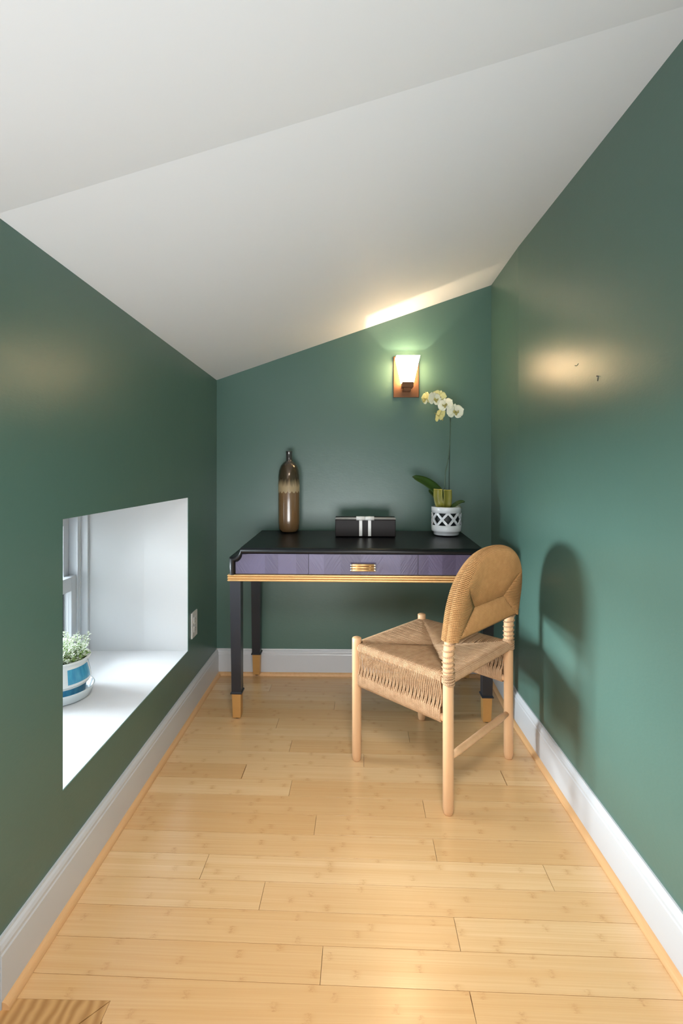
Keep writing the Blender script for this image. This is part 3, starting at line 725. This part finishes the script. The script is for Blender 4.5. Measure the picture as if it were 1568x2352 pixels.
# ------------------------------------------------------------------ orchid
def make_orchid():
    OXc, OYc = 0.492, 2.488
    root = empty('potted_orchid', (OXc, OYc, desk_z(OYc) + 0.0045))
    tag(root, 'cream orchid in a white lattice pot at the right of the desk top', 'orchid')
    Rr = 0.0765
    p = MB()
    # upper ring, lower ring, foot
    p.lathe([(0.066, 0.112), (0.066, 0.142), (0.070, 0.1445), (0.0745, 0.1445), (Rr, 0.142), (Rr, 0.1145), (0.0725, 0.1135), (0.066, 0.112)], 64)
    p.lathe([(0.0, 0.018), (0.07, 0.018), (0.0705, 0.051), (0.0725, 0.0515), (Rr, 0.0505), (Rr, 0.024), (0.0745, 0.0185), (0.067, 0.0165), (0.0655, 0.004), (0.063, 0.0), (0.055, 0.0005), (0.0, 0.001)], 64)
    NP = 8; z0, z1 = 0.0495, 0.1155; wd = 0.0078
    P_ = 2 * math.pi / NP
    for k in range(NP):
        for sg in (1, -1):
            vs = []; fs = []; ns = 10
            a0 = k * P_ + 0.32
            for i in range(ns + 1):
                t = i / ns; a = a0 + sg * (t - 0.5) * P_; z = z0 + (z1 - z0) * t
                dw = wd / Rr
                for r_ in (Rr, 0.0705):
                    for d in (-dw, dw): vs.append((r_ * math.cos(a + d), r_ * math.sin(a + d), z))
            for i in range(ns):
                q = i * 4
                for (m0, m1) in ((0, 1), (1, 3), (3, 2), (2, 0)): fs.append((q + m0, q + m1, q + 4 + m1, q + 4 + m0))
            p.add(vs, fs)
    po = p.build('lattice_pot', M['ceramic'], root); po['label'] = 'white ceramic pot with cut-out lattice'
    q = MB(); q.lathe([(0.0, 0.02), (0.060, 0.02), (0.062, 0.135), (0.058, 0.136), (0.057, 0.125), (0.0, 0.125)], 40); q.build('inner_pot', M['liner'], root)
    q = MB(); q.grid(lambda u, v_: (0.057 * u * math.cos(v_ * 2 * math.pi), 0.057 * u * math.sin(v_ * 2 * math.pi), 0.131 + 0.006 * math.sin(u * 9 + v_ * 21) * u), 6, 24); q.build('potting_bark', M['bark'], root)
    def strap(pts, wd, fold=0.15, tip=True, mt='leaf', nrm=(0, -1, 0), name='leaf', cut=False):
        P = [Vector(a) for a in pts]; b = MB(); n = 14
        def pos(t):
            f = t * (len(P) - 1); i = min(int(f), len(P) - 2); u = f - i
            a, b0, c_, d = P[max(i - 1, 0)], P[i], P[i + 1], P[min(i + 2, len(P) - 1)]
            return 0.5 * ((2 * b0) + (c_ - a) * u + (2 * a - 5 * b0 + 4 * c_ - d) * u * u + (3 * b0 - a - 3 * c_ + d) * u ** 3)
        N_ = Vector(nrm)
        def fn(u, v_):
            c_ = pos(u); d = (pos(min(1, u + 0.02)) - pos(max(0, u - 0.02))).normalized()
            sd = d.cross(N_).normalized(); nn = sd.cross(d).normalized()
            w_ = wd * (0.35 + 0.65 * min(1, u * 3.2)) * ((1 - max(0, (u - 0.45) / 0.55) ** 2.2) ** 0.6 if tip else 1.0)
            s_ = (v_ - 0.5) * 2
            return c_ + sd * (w_ * s_) + nn * (fold * wd * (1 - abs(s_)) * -1.0)
        b.grid(fn, n, 6)
        o_ = b.build(name, M[mt], root, fixn=False); solid(o_, 0.0022)
        if cut:
            e_ = MB(); e_.tube([fn(1.0, k / 6) for k in range(7)], 0.0018, 6); e_.build('cut_edge', M['cutedge'], o_)
        return o_
    zb = 0.128
    strap([(-0.012, 0.0, zb), (-0.035, 0.004, zb + 0.085), (-0.095, 0.0, zb + 0.140), (-0.174, -0.01, zb + 0.172)], 0.030, 0.25, nrm=(0.3, -0.85, 0.5))
    strap([(-0.015, 0.012, zb), (-0.035, 0.02, zb + 0.05), (-0.062, 0.03, zb + 0.088), (-0.085, 0.036, zb + 0.10)], 0.020, 0.2, nrm=(0.3, -0.9, 0.3))
    l1 = strap([(-0.020, -0.022, zb - 0.005), (-0.040, -0.034, zb + 0.03), (-0.048, -0.030, zb + 0.07), (-0.046, -0.024, zb + 0.106)], 0.0225, 0.35, tip=False, mt='cutleaf', nrm=(-0.25, -1, 0), cut=True)
    l2 = strap([(-0.008, -0.026, zb - 0.005), (-0.002, -0.038, zb + 0.03), (0.001, -0.036, zb + 0.07), (0.001, -0.030, zb + 0.103)], 0.0225, 0.3, tip=False, mt='cutleaf', nrm=(0.25, -1, 0), cut=True)
    for l in (l1, l2): l['label'] = 'olive leaf stub cut straight across'
    strap([(0.004, -0.02, zb), (0.03, -0.03, zb + 0.022), (0.062, -0.03, zb + 0.042), (0.088, -0.026, zb + 0.046)], 0.016, 0.5, nrm=(-0.3, -0.5, 0.9))
    r_ = MB()
    for (a, b_, c_) in (((0.03, -0.03, zb + 0.01), (0.055, -0.045, zb + 0.028), (0.07, -0.03, zb + 0.008)), ((0.02, -0.04, zb + 0.005), (0.045, -0.055, zb + 0.022), (0.068, -0.05, zb + 0.012))):
        r_.tube([a, Vector(a).lerp(Vector(b_), 0.6), b_, Vector(b_).lerp(Vector(c_), 0.5) + Vector((0.002, 0, 0.002)), c_], 0.0022, 7)
    r_.build('air_root', M['root'], root)
    s_ = MB(); s_.tube([(0.016, 0.01, 0.10), (0.0165, 0.008, 0.30), (0.019, 0.0, 0.50), (0.021, -0.006, 0.60)], 0.0022, 7); s_.build('support_stake', M['stake'], root)
    sp = [(-0.006, 0.0, 0.12), (-0.010, -0.002, 0.24), (-0.004, -0.004, 0.33), (0.010, -0.006, 0.39), (0.017, -0.007, 0.47), (0.020, -0.008, 0.56), (0.016, -0.008, 0.615), (-0.004, -0.008, 0.655), (-0.035, -0.010, 0.692), (-0.075, -0.012, 0.71)]
    s_ = MB(); s_.tube(sp, [0.0030, 0.003, 0.003, 0.0028, 0.0027, 0.0025, 0.0023, 0.002, 0.0018, 0.0015], 8)
    for z in (3, 5): s_.tube([Vector(sp[z]) - Vector((0, 0, 0.004)), sp[z], Vector(sp[z]) + Vector((0, 0, 0.004))], [0.003, 0.0042, 0.003], 8)
    s_.build('flower_spike', M['stem'], root)
    # flowers -----------------------------------------------------------
    def petal(L, W, cup, base=0.25):
        b = MB()
        def fn(u, v_):
            s2 = (v_ - 0.5) * 2
            q_ = (u - 0.56) / (0.56 if u < 0.56 else 0.44)
            w_ = W * max(math.sqrt(max(0.0, 1 - q_ * q_)), 0.22 if u < 0.3 else 0.02)
            return Vector((w_ * s2, -cup * (u * u) * L + 0.10 * W * s2 * s2, L * (0.06 + 0.94 * u) - abs(s2) ** 2 * 0.10 * L * u))
        b.grid(fn, 9, 8); return b
    def flower(loc, yaw, pitch, size, mts, roll=0.0):
        b = MB(); b.tube([(0, 0.006, 0), (0, -0.004, 0.001), (0, -0.014, -0.001)], [0.003, 0.0045, 0.003], 8, round_end=0.6)
        b.tube([(0, -0.006, -0.004), (0, -0.018, -0.012), (0, -0.022, -0.020)], [0.004, 0.006, 0.002], 8)
        for sx in (-1, 1): b.tube([(sx * 0.003, -0.008, -0.004), (sx * 0.010, -0.016, -0.004), (sx * 0.010, -0.020, 0.004)], [0.003, 0.0045, 0.0015], 7)
        b.tube([(0, 0.006, 0), (0.0, 0.02, 0.004), (0.0, 0.03, 0.012)], 0.0014, 6)
        o_ = b.build('flower', M['lip'], root, loc, (R(pitch), R(roll), R(yaw))); o_.scale = (size,) * 3
        for k, (ang_, L, W, cup, y) in enumerate(((0, 0.040, 0.0165, 0.10, 0.002), (124, 0.038, 0.0155, 0.06, 0.002), (-124, 0.038, 0.0155, 0.06, 0.002), (68, 0.045, 0.0275, 0.12, -0.002), (-68, 0.045, 0.0275, 0.12, -0.002))):
            pm = petal(L, W, cup)
            c_ = pm.build('petal', M[mts[k % len(mts)]], o_, (0, y, 0), (0, R(ang_), 0), fixn=False); solid(c_, 0.0008)
    W_ = ['petal']; Yl = ['petal_y', 'petal_y', 'petal', 'petal_y', 'petal_y']; G_ = ['petal_g']
    flower((0.037, -0.030, 0.629), 10, -6, 1.12, W_, 4)
    flower((-0.008, -0.026, 0.664), -28, -8, 0.98, W_, -12)
    flower((-0.035, 0.000, 0.612), 118, 8, 1.0, G_, 10)
    flower((-0.066, -0.024, 0.694), 28, -4, 1.0, W_, 6)
    flower((-0.036, 0.006, 0.712), -10, 4, 0.9, Yl, 20)
    flower((-0.104, -0.012, 0.700), -68, 2, 0.92, Yl, -6)
    return root
make_orchid()

# ------------------------------------------------------------------ wall sconce
def make_sconce():
    sx = 0.3035
    root = empty('wall_sconce', (sx, YB, 1.65))
    tag(root, 'lit copper wall sconce with a tapered frosted glass shade on the back wall', 'wall lamp')
    b = MB(); b.box((-0.070, -0.013, -0.113), (0.070, 0.0, 0.113), 0.002); b.build('back_plate', M['bronze'], root)
    b = MB(); b.box((-0.030, -0.100, -0.070), (0.030, -0.035, -0.043), 0.002); b.box((-0.020, -0.070, -0.085), (0.020, -0.012, -0.055), 0.002)
    b.build('arm', M['bronze'], root)
    # four-sided glass, open at the top
    def ring(hw, yf, yb_, z, t=0): return [(-hw + t, yf + t, z), (hw - t, yf + t, z), (hw - t, yb_ - t, z), (-hw + t, yb_ - t, z)]
    rs = [ring(0.0325, -0.098, -0.040, -0.043), ring(0.063, -0.113, -0.030, 0.095), ring(0.063, -0.113, -0.030, 0.095, 0.004), ring(0.0325, -0.098, -0.040, -0.039, 0.004)]
    vs = [p for r_ in rs for p in r_]; fs = [(0, 1, 2, 3), (12, 13, 14, 15)]
    for i in range(3):
        for k in range(4): fs.append((i * 4 + k, i * 4 + (k + 1) % 4, i * 4 + 4 + (k + 1) % 4, i * 4 + 4 + k))
    b = MB(); b.add(vs, fs); b.build('glass_shade', M['shade'], root)
    b = MB(); b.lathe([(0.0, 0.0), (0.008, 0.0), (0.008, 0.02), (0.012, 0.032), (0.014, 0.044), (0.011, 0.056), (0.0, 0.062)], 20); b.build('bulb', M['bulb'], root, (0, -0.070, -0.038))
    ld = bpy.data.lights.new('sconce_light', 'POINT'); ld.energy = 5.0; ld.color = (1.0, 0.78, 0.52); ld.shadow_soft_size = 0.004
    lo = bpy.data.objects.new('sconce_light', ld); COL.objects.link(lo); lo.parent = root; lo.location = (0, -0.070, 0.034)
make_sconce()

# ------------------------------------------------------------------ outlet
def make_outlet():
    root = empty('wall_outlet', (XL, 2.268, 0.4035)); tag(root, 'white duplex outlet on the green knee wall between window recess and corner', 'outlet')
    b = MB(); b.box((0, -0.038, -0.0605), (0.006, 0.038, 0.0605), 0.0018); b.build('cover_plate', M['plate'], root)
    for z in (-0.021, 0.021):
        b = MB(); b.box((0.005, -0.017, z - 0.0145), (0.0078, 0.017, z + 0.0145), 0.001); o_ = b.build('socket', M['plate'], root)
        b = MB(); b.box((0.0075, -0.008, z - 0.002), (0.0082, -0.006, z + 0.007)); b.box((0.0075, 0.006, z - 0.002), (0.0082, 0.008, z + 0.007)); b.tube([(0.0075, 0, z - 0.008), (0.0082, 0, z - 0.008)], 0.0025, 10)
        b.build('slot', M['slot'], o_)
    b = MB(); b.tube([(0.0055, 0, 0), (0.0075, 0, 0)], 0.003, 12); b.build('screw', M['silver'], root)
make_outlet()

# ------------------------------------------------------------------ potted plant on the sill
def make_plant():
    PX, PY = -1.066, 1.745
    sc = MB(); sc.lathe([(0.0, 0.0), (0.100, 0.0), (0.112, 0.006), (0.121, 0.030), (0.124, 0.036), (0.122, 0.039), (0.118, 0.035), (0.106, 0.012), (0.096, 0.009), (0.0, 0.009)], 56)
    so = sc.build('plant_saucer', M['saucer'], None, (PX, PY, WZ0)); so.scale = (0.88, 0.88, 1); tag(so, 'pale glazed saucer under the blue plant pot on the sill', 'saucer')
    root = empty('potted_plant', (PX, PY, WZ0 + 0.0092)); root.scale = (0.88, 0.88, 1); tag(root, 'bushy pale-leaved plant in a blue and white glazed pot on the window sill', 'plant')
    b = MB(); b.lathe([(0.0, 0.0), (0.084, 0.0), (0.088, 0.005), (0.094, 0.040), (0.106, 0.046), (0.111, 0.056), (0.108, 0.075), (0.099, 0.108), (0.094, 0.118), (0.097, 0.124), (0.108, 0.131), (0.110, 0.136), (0.106, 0.1385), (0.092, 0.131), (0.087, 0.122), (0.086, 0.10), (0.0, 0.10)], 64)
    b.build('glazed_pot', M['bluepot'], root)
    b = MB(); b.grid(lambda u, v_: (0.087 * u * math.cos(v_ * 2 * math.pi), 0.087 * u * math.sin(v_ * 2 * math.pi), 0.121 + 0.008 * (1 - u)), 3, 32); b.build('soil', M['soil'], root)
    r = random.Random(3); st = MB(); lf = [MB(), MB()]
    for i in range(150):
        a = r.uniform(0, 2 * math.pi); rr = 0.080 * math.sqrt(r.random()); tall = r.random() < 0.25
        h_ = r.uniform(0.022, 0.05) if not tall else r.uniform(0.07, 0.12)
        h_ *= 1 - 0.35 * (rr / 0.08)
        p0 = Vector((rr * math.cos(a), rr * math.sin(a), 0.122)); p1 = p0 + Vector((math.cos(a) * rr * 0.35 + r.uniform(-0.015, 0.015), math.sin(a) * rr * 0.35 + r.uniform(-0.015, 0.015), h_))
        st.tube([p0, (p0 + p1) / 2 + Vector((0, 0, 0.004)), p1], 0.0008, 5)
        nl = int(5 + h_ * 150)
        for k in range(nl):
            t = 0.25 + 0.75 * k / nl; c_ = p0.lerp(p1, t); az = k * 2.4 + r.random(); el = r.uniform(-0.1, 0.9)
            d = Vector((math.cos(az) * math.cos(el), math.sin(az) * math.cos(el), math.sin(el))); L = r.uniform(0.0095, 0.017)
            sd = d.cross(Vector((0, 0, 1))).normalized() * L * 0.34; up = sd.cross(d).normalized() * L * 0.12
            m_ = lf[0] if (r.random() < 0.35 + 0.75 * (t * h_ / 0.06)) else lf[1]
            m_.add([c_, c_ + d * L * 0.35 + sd * 0.9 + up, c_ + d * L * 0.75 + sd * 0.8 + up, c_ + d * L, c_ + d * L * 0.75 - sd * 0.8 + up, c_ + d * L * 0.35 - sd * 0.9 + up, c_ + d * L * 0.5], [(0, 1, 6), (1, 2, 6), (2, 3, 6), (3, 4, 6), (4, 5, 6), (5, 0, 6)])
    st.build('stems', M['thyme_g'], root)['kind'] = 'stuff'
    o_ = lf[0].build('foliage', M['thyme'], root, fixn=False); o_['kind'] = 'stuff'; o_['label'] = 'tiny pale silvery leaves'
    o_ = lf[1].build('foliage', M['thyme_g'], root, fixn=False); o_['kind'] = 'stuff'; o_['label'] = 'tiny fresh green leaves'
make_plant()

# ================================================================== CHAIR
def make_chair():
    root = empty('woven_chair', (0.3215, 1.891, 0), (0, 0, R(46.1)))
    tag(root, 'beech chair with woven seagrass seat and arched back beside the right wall', 'chair')
    HX, HY = 0.216, 0.2075; PR = 0.018
    ZR = 0.445; ZL = 0.312; ZB = 0.592               # seat rail, apron rail, back rail
    AZ, AA, AB = 0.640, 0.216, 0.204                 # arch spring line and half axes
    def rake(p): return (p[0], p[1] - max(0.0, p[2] - 0.53) * 0.145, p[2])
    def arch(a):                                     # slightly squared arch of the back
        c_, s_ = math.cos(a), math.sin(a); e_ = 2 / 2.35
        return AA * math.copysign(abs(c_) ** e_, c_), AZ + AB * abs(s_) ** e_
    legs = {}
    for sx, sy in ((-1, 1), (1, 1), (-1, -1), (1, -1)):
        b = MB(); top = 0.478 if sy > 0 else AZ
        pts = [(sx * HX, sy * HY, z) for z in (0.004, 0.02, 0.2, 0.4, 0.46)] + ([rake((sx * HX, sy * HY, z)) for z in (0.53, 0.56, top)] if sy < 0 else [(sx * HX, sy * HY, top)])
        b.tube(pts, [PR - 0.003] + [PR] * (len(pts) - 1), 20, round_end=0.35)
        legs[(sx, sy)] = b.build('leg', M['beech'], root)
    b = MB(); b.tube([rake((arch(a)[0], -HY, arch(a)[1])) for a in [math.pi * i / 24 for i in range(25)]], PR, 16); b.build('back_hoop', M['beech'], root)
    b = MB(); b.tube([rake((-HX, -HY, ZB)), rake((HX, -HY, ZB))], 0.012, 12); b.build('back_rail', M['beech'], root)
    b = MB(); b.tube([(-HX + 0.004, -HY, 0.182), (-0.15, -HY, 0.182), (0.15, -HY, 0.181), (HX - 0.004, -HY, 0.181)], [0.0085, 0.0122, 0.0125, 0.0085], 16); b.build('stretcher', M['beech'], root)
    for p, q in (((-HX, -HY, ZR), (HX, -HY, ZR)), ((-HX, HY, ZR), (HX, HY, ZR)), ((-HX, -HY, ZR), (-HX, HY, ZR)), ((HX, -HY, ZR), (HX, HY, ZR)), ((-HX, -HY, ZL), (-HX, HY, ZL)), ((HX, -HY, ZL), (HX, HY, ZL))):
        b = MB(); b.tube([p, q], 0.012, 12); b.build('rail', M['beech'], root)
    r = random.Random(11)
    RR = 0.0030; wr = 0.0155                          # cord radius, radius of the wrap round a rail
    # --- seat: four triangles of cord, each at right angles to its rail
    seat = MB()
    def sag(x, y): return -0.008 * (1 - max(abs(x) / HX, abs(y) / HY))
    def strands(axis, sgn):
        half = (HX if axis == 0 else HY) - PR - 0.001; other = HY if axis == 0 else HX
        n = int(2 * half / 0.0058)
        for i in range(n):
            t = -half + 2 * half * (i + 0.5) / n
            full = HX if axis == 0 else HY
            inner = sgn * other * abs(t) / full * 0.985
            def P(d, off, z):                          # off = distance outwards from the rail axis
                return (d, sgn * (other + off), z) if axis == 0 else (sgn * (other + off), d, z)
            pts = [P(t, wr * math.cos(a), ZR + wr * math.sin(a)) for a in (-1.9, -1.1, -0.3, 0.5, 1.2)]
            jz = r.uniform(-0.0009, 0.0009)
            for k in (0.0, 0.35, 0.7, 1.0):
                d_ = sgn * (other - 0.004) * (1 - k) + inner * k
                x, y = (t, d_) if axis == 0 else (d_, t)
                tt = t + r.uniform(-0.0007, 0.0007)
                pt = (tt, d_) if axis == 0 else (d_, tt)
                z = ZR + wr + sag(x, y) + jz - (0.004 if k == 1.0 else 0.0)
                if abs(d_) > abs(inner) - 1e-6: pts.append((pt[0], pt[1], z))
            seat.tube(pts, RR, 6)
    for ax in (0, 1):
        for sg in (-1, 1): strands(ax, sg)
    so = seat.build('seat_weave', M['rope'], root, fixn=False); so['kind'] = 'stuff'; so['label'] = 'woven cord seat of four triangles'
    c = MB(); c.grid(lambda u, v_: ((u - 0.5) * 2 * (HX - 0.005), (v_ - 0.5) * 2 * (HY - 0.005), ZR + 0.0105 + sag((u - 0.5) * 2 * HX, (v_ - 0.5) * 2 * HY)), 8, 8)
    o_ = c.build('seat_underlayer', M['core'], root); solid(o_, 0.006, -1)
    # --- side aprons: cords hanging from the seat rail to the lower rail
    for sx in (-1, 1):
        a = MB(); half = HY - PR - 0.002; n = 48; pitch = 2 * half / n
        zt, z1, z2, z3 = ZR, 0.405, 0.385, 0.352
        for side in (1, -1):
            for i in range(n):
                y = -half + pitch * (i + 0.5); sh = pitch * 0.55
                xo = sx * (HX + side * 0.0150); xm = sx * (HX + side * (0.0115 if side > 0 else 0.008)); xl = sx * (HX + side * 0.0145)
                g = (0.6 if i % 2 else -0.6) * pitch * 0.5
                jj = r.uniform(-0.0006, 0.0006)
                pts = [(xo, y + jj, zt), (xo, y - sh * 0.4, zt - 0.014), (xm, y - sh + jj, z1), (xm, y - sh * 1.25, z2), (xm, y - sh * 0.6 + g * 0.5, z3 + 0.012), (xl, y + g * 0.2 + jj, z3 - 0.006), (xl, y, ZL), (sx * (HX + side * 0.009), y, ZL - 0.0125), (sx * HX, y, ZL - 0.0152)]
                a.tube(pts, 0.00265, 6)
            m2 = 2 * n                                  # doubled wraps on the lower rail
            for i in range(m2):
                if i % 2 == 0: continue
                y = -half + (2 * half) * (i + 1.0) / m2; zt_ = z3 - 0.004 + r.uniform(-0.004, 0.003)
                if y > half: continue
                xl = sx * (HX + side * 0.0140)
                a.tube([(sx * (HX + side * 0.009), y, zt_ + 0.003), (xl, y, zt_ - 0.008), (xl, y, ZL), (sx * (HX + side * 0.009), y, ZL - 0.0125), (sx * HX, y, ZL - 0.0152)], 0.00255, 6)
            # fill between wraps
        o_ = a.build('side_apron', M['rope'], root, fixn=False); o_['kind'] = 'stuff'; o_['label'] = 'open woven cord apron below the seat side'
        c = MB(); c.box((sx * HX - 0.008, -half + 0.008, ZL - 0.004), (sx * HX + 0.008, half - 0.008, z3 - 0.012)); c.build('apron_underlayer', M['core'], root)
    # --- back: cords fanned over hoop and back rail towards a short central ridge
    bk = MB()
    EYE = 0.105; ZE = 0.668
    ru, rn = 0.0225, 0.0285                            # wrap radius in the plane of the back and across it
    HP = [Vector((-AA, 0, 0.575)), Vector((-AA, 0, 0.61))] + [Vector((arch(math.pi * (1 - i / 200))[0], 0, arch(math.pi * (1 - i / 200))[1])) for i in range(201)] + [Vector((AA, 0, 0.61)), Vector((AA, 0, 0.575))]
    HL = [0.0]
    for i in range(1, len(HP)): HL.append(HL[-1] + (HP[i] - HP[i - 1]).length)
    totL = HL[-1]
    def hoop(s):                                        # s 0..1 along the hoop by arc length: point and outward normal
        def at(d):
            d = max(0.0, min(totL, d)); i = 1
            while i < len(HL) - 1 and HL[i] < d: i += 1
            return HP[i - 1].lerp(HP[i], (d - HL[i - 1]) / max(1e-9, HL[i] - HL[i - 1]))
        d = s * totL; t = at(d + 0.012) - at(d - 0.012)
        return at(d), Vector((-t.z, 0, t.x)).normalized()
    def cord(p, nrm, q, rad_u, rad_n, bulge):
        for side in (-1, 1):
            pts = []
            for a in (0.0, 0.45, 0.9, 1.3):
                pts.append(p + nrm * (rad_u * math.cos(a)) + Vector((0, side * rad_n * math.sin(a), 0)))
            for k in (0.3, 0.65, 1.0):
                pp = p.lerp(q, k) + Vector((r.uniform(-0.0006, 0.0006), side * (rad_n * (1 - k) + bulge * k + 0.004 * math.sin(k * math.pi)), r.uniform(-0.0006, 0.0006))); pts.append(pp)
            bk.tube([rake((v_.x, v_.y - HY, v_.z)) for v_ in pts], 0.0029, 6)
    n = int(totL / 0.0056)
    s1 = 0.225                                          # share of the hoop belonging to each side triangle
    sL, _ = hoop(s1); sR, _ = hoop(1 - s1); cornL = Vector((-AA, 0, 0.575)); cornR = Vector((AA, 0, 0.575)); eL = Vector((-EYE, 0, ZE)); eR = Vector((EYE, 0, ZE))
    for i in range(n):
        s = (i + 0.5) / n; p, nr = hoop(s)
        if s < s1:
            u = s / s1
            q = cornL.lerp(eL, u / 0.5) if u < 0.5 else eL.lerp(sL, (u - 0.5) / 0.5)
            bu = 0.012 + 0.014 * abs(u - 0.5) * 2
        elif s > 1 - s1:
            u = (1 - s) / s1
            q = cornR.lerp(eR, u / 0.5) if u < 0.5 else eR.lerp(sR, (u - 0.5) / 0.5)
            bu = 0.012 + 0.014 * abs(u - 0.5) * 2
        else:
            u = (s - s1) / (1 - 2 * s1)
            if u < 0.28: q = sL.lerp(eL, u / 0.28); bu = 0.026 - 0.014 * u / 0.28
            elif u > 0.72: q = sR.lerp(eR, (1 - u) / 0.28); bu = 0.026 - 0.014 * (1 - u) / 0.28
            else: q = eL.lerp(eR, (u - 0.28) / 0.44); bu = 0.012
        cord(p, nr, q, ru, rn, bu)
    nb = int(2 * (AA - 0.004) / 0.0056)
    for i in range(nb):
        x = -(AA - 0.004) + 2 * (AA - 0.004) * (i + 0.5) / nb; p = Vector((x, 0, ZB - 0.002))
        q = Vector((x * 0.98, 0, 0.575 + (ZE - 0.575) * min(1, (AA - abs(x)) / (AA - EYE)))) if abs(x) > EYE else Vector((x, 0, ZE))
        if abs(x) > EYE: q.z = max(q.z, ZB + 0.002)
        cord(p, Vector((0, 0, -1)), q, 0.018, 0.026, 0.012 + (0.012 * (abs(x) - EYE) / (AA - EYE) if abs(x) > EYE else 0))
    o_ = bk.build('back_weave', M['rope_shaded'], root, fixn=False); o_['kind'] = 'stuff'; o_['label'] = 'arched woven cord back'
    # pillow-shaped underlayer of the back
    c = MB()
    ring = [hoop(i / 40)[0] for i in range(41)]
    ctr = Vector((0, 0, ZE))
    for side in (-1, 1):
        N = 41
        vs = [];
        for k, f in enumerate((1.0, 0.75, 0.5, 0.25, 0.02)):
            for p in ring:
                e_ = Vector((max(-EYE, min(EYE, p.x)), 0, ZE)); q = e_.lerp(p, f); vs.append(rake((q.x, -HY + side * (0.007 + 0.016 * f), q.z)))
        fs = [(k * N + i, k * N + (i + 1) % N, (k + 1) * N + (i + 1) % N, (k + 1) * N + i) for k in range(4) for i in range(N)]
        c.add(vs, fs, None, True)
    c.build('back_underlayer', M['core'], root)
    # --- cord wound round the rear posts between seat and back
    for sx in (-1, 1):
        b = MB(); pts = []
        turns = 9.0; N = int(turns * 16)
        for i in range(N + 1):
            t = i / N; a = t * turns * 2 * math.pi; tz = 0.432 + (0.574 - 0.432) * (0.55 * t + 0.45 * t * t)
            pts.append(rake((sx * HX + (PR + 0.0016) * math.cos(a), -HY + (PR + 0.0016) * math.sin(a), tz)))
        b.tube(pts, 0.0024, 6); o_ = b.build('cord_wrap', M['rope'], root, fixn=False)
        b = MB()
        for k in range(5):
            z = 0.434 + k * 0.0062 + (0.006 if sx > 0 else 0)
            b.tube([(sx * HX + (PR + 0.002) * math.cos(a), -HY + (PR + 0.002) * math.sin(a), z + 0.004 * math.sin(a + k)) for a in [2 * math.pi * i / 20 for i in range(20)]], 0.0029, 6, closed=True)
        b.build('cord_wrap', M['rope'], root, fixn=False)
make_chair()
